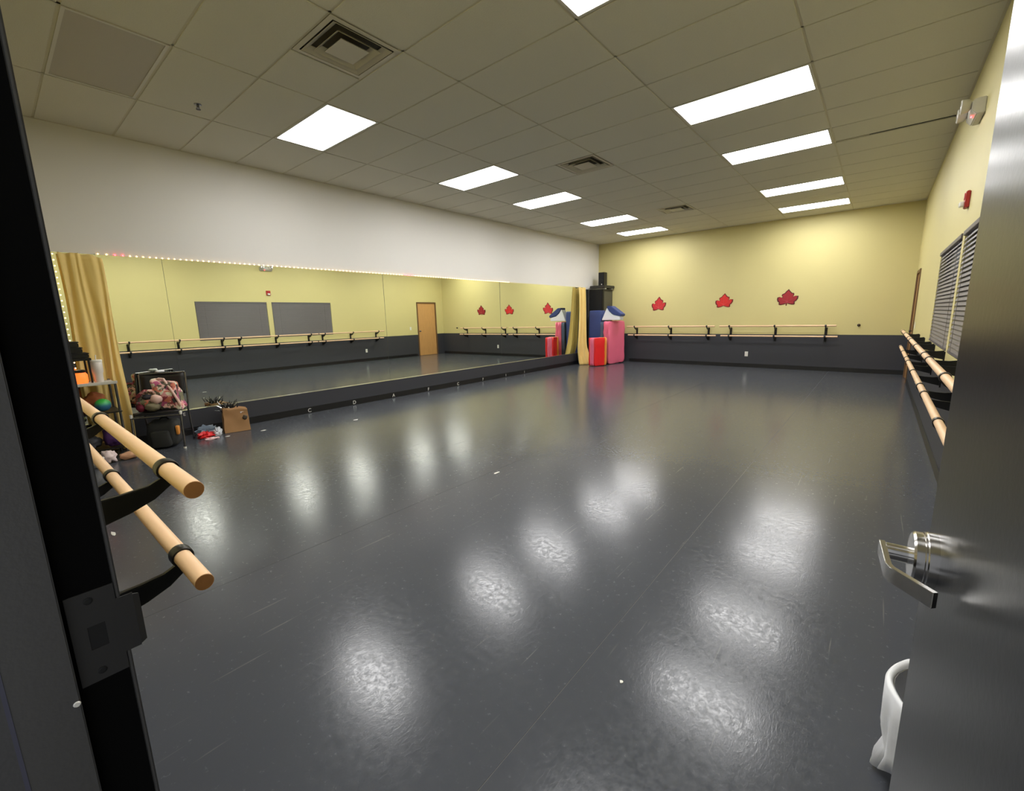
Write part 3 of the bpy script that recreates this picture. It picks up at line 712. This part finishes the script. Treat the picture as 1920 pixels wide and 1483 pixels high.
t = thing('backpack', CH(.0,.06,0), 'charcoal backpack with orange patch under the chair', 'bag')
MB().softbox(CH(.0,.0,.165), sdir*.15, fdir*.13, Vector((0,0,.16)), 12, .02, 7, .4, 5).build('body', M_PACK, t, smooth='all')
MB().softbox(CH(-.01,.13,.12), sdir*.10, fdir*.035, Vector((0,0,.10)), 8, .012, 8, .4, 9).build('front_pocket', M_PACK, t, smooth='all')
MB().softbox(CH(.15,.09,.20), sdir*.016, fdir*.035, Vector((0,0,.055)), 8, .008, 9, .4, 2).build('orange_patch', M_ORNG, t, smooth='all')
MB().tube([CH(-.05,-.02,.315), CH(-.02,-.02,.35), CH(.03,-.02,.35), CH(.06,-.02,.315)], .01, 8).build('grab_handle', M_BLACK, t, smooth=True)

# paper bag with contents
bx, by = .33, 2.02; bs = Vector((.06,.31,0)).normalized(); bf = Vector((.31,-.06,0)).normalized()
def PB(s, f, z): return Vector((bx,by,0))+bs*s+bf*f+Vector((0,0,z))
t = thing('paper_bag', (bx, by, 0), 'brown kraft paper bag by the mirror base', 'bag')
per = []; nz = 10
def bagring(k, inset=0):
    z = .004+.335*k/nz; out = []
    hw = .150-.012*k/nz-inset; hd = .085-.01*math.sin(k/nz*PI)-inset
    for e in range(4):
        a = [(-1,-1),(1,-1),(1,1),(-1,1)][e]; b = [(1,-1),(1,1),(-1,1),(-1,-1)][e]
        for q in range(6):
            u = q/6; s = (a[0]*(1-u)+b[0]*u)*hw; f = (a[1]*(1-u)+b[1]*u)*hd
            p = PB(s, f, z); nn = noise.noise_vector(p*9)*.014*(.3+k/nz)
            if k == 0: nn.z = 0
            top = -.03*max(0, s/hw)*(k/nz)
            out.append(p+nn+Vector((0,0,top)))
    return out
vs = []; fs = []
for k in range(nz+1): vs += bagring(k)
m_ = 24
for k in range(nz):
    for i in range(m_): fs.append((k*m_+i, k*m_+(i+1)%m_, (k+1)*m_+(i+1)%m_, (k+1)*m_+i))
fs.append(tuple(range(m_))[::-1])
MB().add(vs, fs).build('paper_body', M_KRAFT, t, smooth=True, solid=.003)
MB().blob(PB(.10,.082,.19), (.012,.03,.032), 14, 10, .2, 4, 2).build('printed_spot', M_KRAFTS, t, smooth='all')
t = thing('tinsel_bunch', PB(-.05,0,.2), 'black and silver tinsel sticking out of the paper bag', 'tinsel')
mk = MB(); ms = MB()
for k in range(60):
    a = PB(-.06+random.uniform(-.05,.06), random.uniform(-.04,.04), .20); d = Vector((random.uniform(-.06,.06), random.uniform(-.11,.09), random.uniform(.12,.24)))
    (mk if k % 4 else ms).tube([a, a+d*.6+Vector((0,0,.02)), a+d+Vector((random.uniform(-.03,.03), random.uniform(-.03,.03), -.01))], [.006,.007,.003], 5)
mk.build('black_strands', M_BLACK, t); ms.build('silver_strands', M_STEEL, t)
t = thing('crumpled_paper', PB(.07,.02,.2), 'crumpled white paper ball at top of the paper bag', 'paper'); MB().blob(PB(.075,.02,.265), (.05,.055,.04), 16, 12, .5, 9, 3).build('crumple', M_LINER, t)

# litter beside the bag
def scrap(name, c, r, m, label, amp=.4, seed=0, cat='litter'):
    tt = thing(name, (c[0], c[1], 0), label, cat, 'litter beside the paper bag')
    MB().blob((c[0], c[1], r[2]*.55), r, 18, 12, amp, 8, seed, .001).build('crumple', m, tt, smooth=True)
M_BLUEP = mat('blue_grey_plastic', (150, 166, 186), .3, trans=.3)
scrap('plastic_bag', (.22,1.70), (.07,.11,.075), M_BLUEP, 'blue-grey crumpled plastic bag on floor by mirror base', .6, 1)
scrap('red_wrapper', (.39,1.63), (.055,.08,.05), M_REDV, 'crumpled red wrapper on the floor left of paper bag', .5, 4)
scrap('white_wrapper', (.37,1.775), (.045,.045,.06), M_WHV, 'crumpled white wrapper between red wrapper and paper bag', .6, 6)
scrap('pink_wrapper', (.53,1.66), (.045,.07,.012), mat('pale_pink_paper', (232,196,196), .7), 'pale pink torn wrapper lying in front of the red one', .6, 9)
def chip(c, r, label, rz=0):
    m = MB(); pts = [(math.cos(a)*r[0]*(1+.3*math.sin(3*a+c[0])), math.sin(a)*r[1]) for a in [2*PI*k/7 for k in range(7)]]
    o = m.prism([(c[0]+a, c[1]+b) for a, b in pts], lambda a, b, d: (a, b, d), .0006, .003).build('paper_scrap', M_PLATE)
    tag(o, label, 'paper', 'white paper scraps on the floor')
chip((.63,2.24), (.02,.035), 'tiny white paper scrap right of the paper bag')
chip((.56,1.83), (.02,.03), 'tiny white paper scrap beside the wrappers')
chip((2.93,.37), (.045,.012), 'white paper scrap on floor below the foreground barre')
chip((1.13,3.33), (.02,.04), 'white speck on floor before the letter C')
chip((4.32,2.9), (.012,.04), 'white speck in the middle of the floor')
chip((6.31,1.42), (.007,.008), 'white speck on floor under the window-side light glare')

# rack with shelves behind the foreground barre
rx0, rx1, ry0, ry1 = .22, .60, .30, .83
t = thing('storage_rack', (.41, .57, 0), 'grey metal storage rack against the wall behind foreground barre', 'rack')
for x in (rx0, rx1):
    for y in (ry0, ry1): MB().tube([(x,y,0),(x,y,.86)], .012, 10).build('post', M_CHRM, t, smooth=True)
for z, m in ((.845, M_LFRAME), (.53, M_BLACK), (.13, M_BLACK)):
    MB().box(rx0-.02, rx1+.02, ry0-.02, ry1+.02, z-.012, z).build('shelf', m, t, bevel=.004)
MB().box(rx1+.005, rx1+.02, ry0-.02, ry1+.02, .845, .865).build('shelf_lip', M_LFRAME, t)
t = thing('tumbler', (.47,.725,.846), 'white insulated tumbler on the upper rack shelf', 'cup')
MB().lathe([(.036,0),(.038,.01),(.040,.10),(.048,.12),(.05,.225),(.046,.23)], (.47,.725,.846), 24).build('body', mat('tumbler_white', (214,206,198), .35), t, smooth=True)
MB().lathe([(.052,0),(.052,.016),(.044,.022)], (.47,.725,1.076), 24).build('lid', M_PLATE, t, smooth=True)
MB().tube([(.48,.725,1.09),(.484,.73,1.15)], .005, 8).build('straw', M_PLATE, t)
t = thing('lantern', (.45,.585,.846), 'glowing orange jar lantern on the upper rack shelf', 'lantern')
MB().lathe([(.05,0),(.06,.03),(.06,.10),(.045,.125)], (.45,.585,.846), 20).build('jar', mat('orange_glow', (236,120,60), .4, emit=(255,110,40), estr=.5), t, smooth=True)
MB().lathe([(.048,0),(.048,.025),(.03,.03)], (.45,.585,.971), 20).build('lid', M_BLACK, t, smooth=True)
t = thing('black_crate', (.40,.57,1.03), 'black tray on risers above the upper rack shelf', 'tray')
MB().box(.24,.56,.33,.685,1.10,1.125).build('tray_base', M_BLACK, t, bevel=.003)
for x in (.25,.55):
    for y in (.34,.66): MB().box(x-.008,x+.008,y-.008,y+.008,.846,1.10).build('riser', M_BLACK, t)
for k, (z0, z1, dx, lab) in enumerate([(1.127,1.18,0,'lowest'),(1.182,1.24,.02,'middle'),(1.242,1.30,.03,'topmost')]):
    t = thing('black_box', (.40,.52,z0), 'black storage case on the rack tray, %s of three' % lab, 'case', 'black cases stacked on the tray')
    MB().box(.27+dx,.54-dx,.36,.675-dx*2,z0,z1-.014).build('case_body', M_BLACK, t, bevel=.006); MB().box(.265+dx,.545-dx,.355,.68-dx*2,z1-.014,z1-.001).build('lid', M_BLACKM, t, bevel=.004)
def item(name, label, cat, c, r, m, amp=.1, seed=0):
    tt = thing(name, (c[0],c[1],c[2]-r[2]), label, cat); MB().blob(c, r, 20, 14, amp, 4, seed, c[2]-r[2]*.93).build(name+'_body', m, tt, smooth='all'); return tt
def two_tone():
    m = mat('blue_green_ball', (60,170,70), .35); nt = m.node_tree; b = nt.nodes['Principled BSDF']; tc = nt.nodes.new('ShaderNodeTexCoord'); s = nt.nodes.new('ShaderNodeSeparateXYZ'); r = nt.nodes.new('ShaderNodeValToRGB')
    r.color_ramp.elements[0].position = .06; r.color_ramp.elements[0].color = lin((56,112,150)); r.color_ramp.elements[1].position = .11; r.color_ramp.elements[1].color = lin((64,186,76))
    nt.links.new(tc.outputs['Object'], s.inputs[0]); nt.links.new(s.outputs['Z'], r.inputs[0]); nt.links.new(r.outputs[0], b.inputs['Base Color']); return m
item('ball', 'blue and green ball on the middle rack shelf', 'ball', (.52,.71,.605), (.07,.07,.07), two_tone(), 0)
item('red_pouch', 'dark red pouch beside the green ball on rack', 'pouch', (.50,.565,.60), (.055,.055,.07), mat('dark_red_cloth', (150,48,36), .7), .3, 3)
item('orange_box', 'orange lump behind the ball on rack', 'pouch', (.34,.66,.63), (.07,.10,.10), mat('burnt_orange', (150,80,34), .7), .2, 5)
item('yellow_pouch', 'yellow-green patterned pouch on lowest rack shelf', 'pouch', (.50,.59,.33), (.05,.05,.05), patch_mat('yellow_pattern', [(206,196,80),(120,130,40),(40,44,30)], 30), .2, 6)
item('purple_cloth', 'purple cloth bundle on the lowest rack shelf', 'cloth', (.52,.735,.24), (.075,.075,.11), mat('deep_purple', (64,26,86), .8), .35, 7)
item('grey_pouch', 'dark grey pouch under the yellow one on rack', 'pouch', (.46,.57,.20), (.08,.075,.07), mat('grey_cloth', (70,70,76), .8), .3, 8)
item('plush_toy', 'pale pink plush toy on floor in front of rack', 'toy', (.73,.655,.07), (.06,.06,.07), mat('pale_plush', (226,206,204), .9), .35, 9)
item('white_plush', 'white plush toy on floor nearest the door jamb', 'toy', (.84,.54,.07), (.06,.06,.07), mat('white_plush', (222,220,214), .9), .35, 2)
item('tan_slipper', 'tan slipper on floor at the rack foot', 'shoe', (.72,.82,.04), (.05,.085,.04), mat('tan_cloth', (196,150,116), .8), .2, 4)

# ================================================================== BIN behind the door
bc = Vector((7.27, 1.62, 0))
t = thing('trash_bin', bc, 'small trash bin with white liner behind the open door', 'bin')
MB().lathe([(.13,.003),(.135,.01),(.165,.315),(.162,.315),(.13,.02)], bc, 32).build('bin_body', mat('bin_grey', (120,120,122), .5), t, smooth=True)
vs = []; fs = []; n = 120; prof = [(.02,.03),(.12,.03),(.158,.25),(.166,.322),(.176,.334),(.184,.322),(.182,.26),(.178,.19),(.172,.12),(.176,.07)]
for k, (r, h) in enumerate(prof):
    for i in range(n):
        a = 2*PI*i/n; w = max(0, k-5)/5
        rr = r+.014*w*math.sin(a*13+k*.6)+.008*w*math.sin(a*23+k)
        hh = h+(.03*w*math.sin(a*5+1) if k > 5 else .004*math.sin(a*6))
        d = math.exp(-((a-(PI+.05))/.20)**2)       # a tail of the liner hanging to the floor
        if k > 5: hh = hh*(1-d)+(.334-(k-5)*.0795)*d; rr += -(.012*d if k == 8 else 0)+(.01*d if k == 9 else 0)
        vs.append(bc+Vector((rr*math.cos(a), rr*math.sin(a), max(hh, .006))))
for k in range(len(prof)-1):
    for i in range(n): fs.append((k*n+i, k*n+(i+1)%n, (k+1)*n+(i+1)%n, (k+1)*n+i))
MB().add(vs, fs).build('liner', M_LINER, t, smooth='all', solid=.0015)
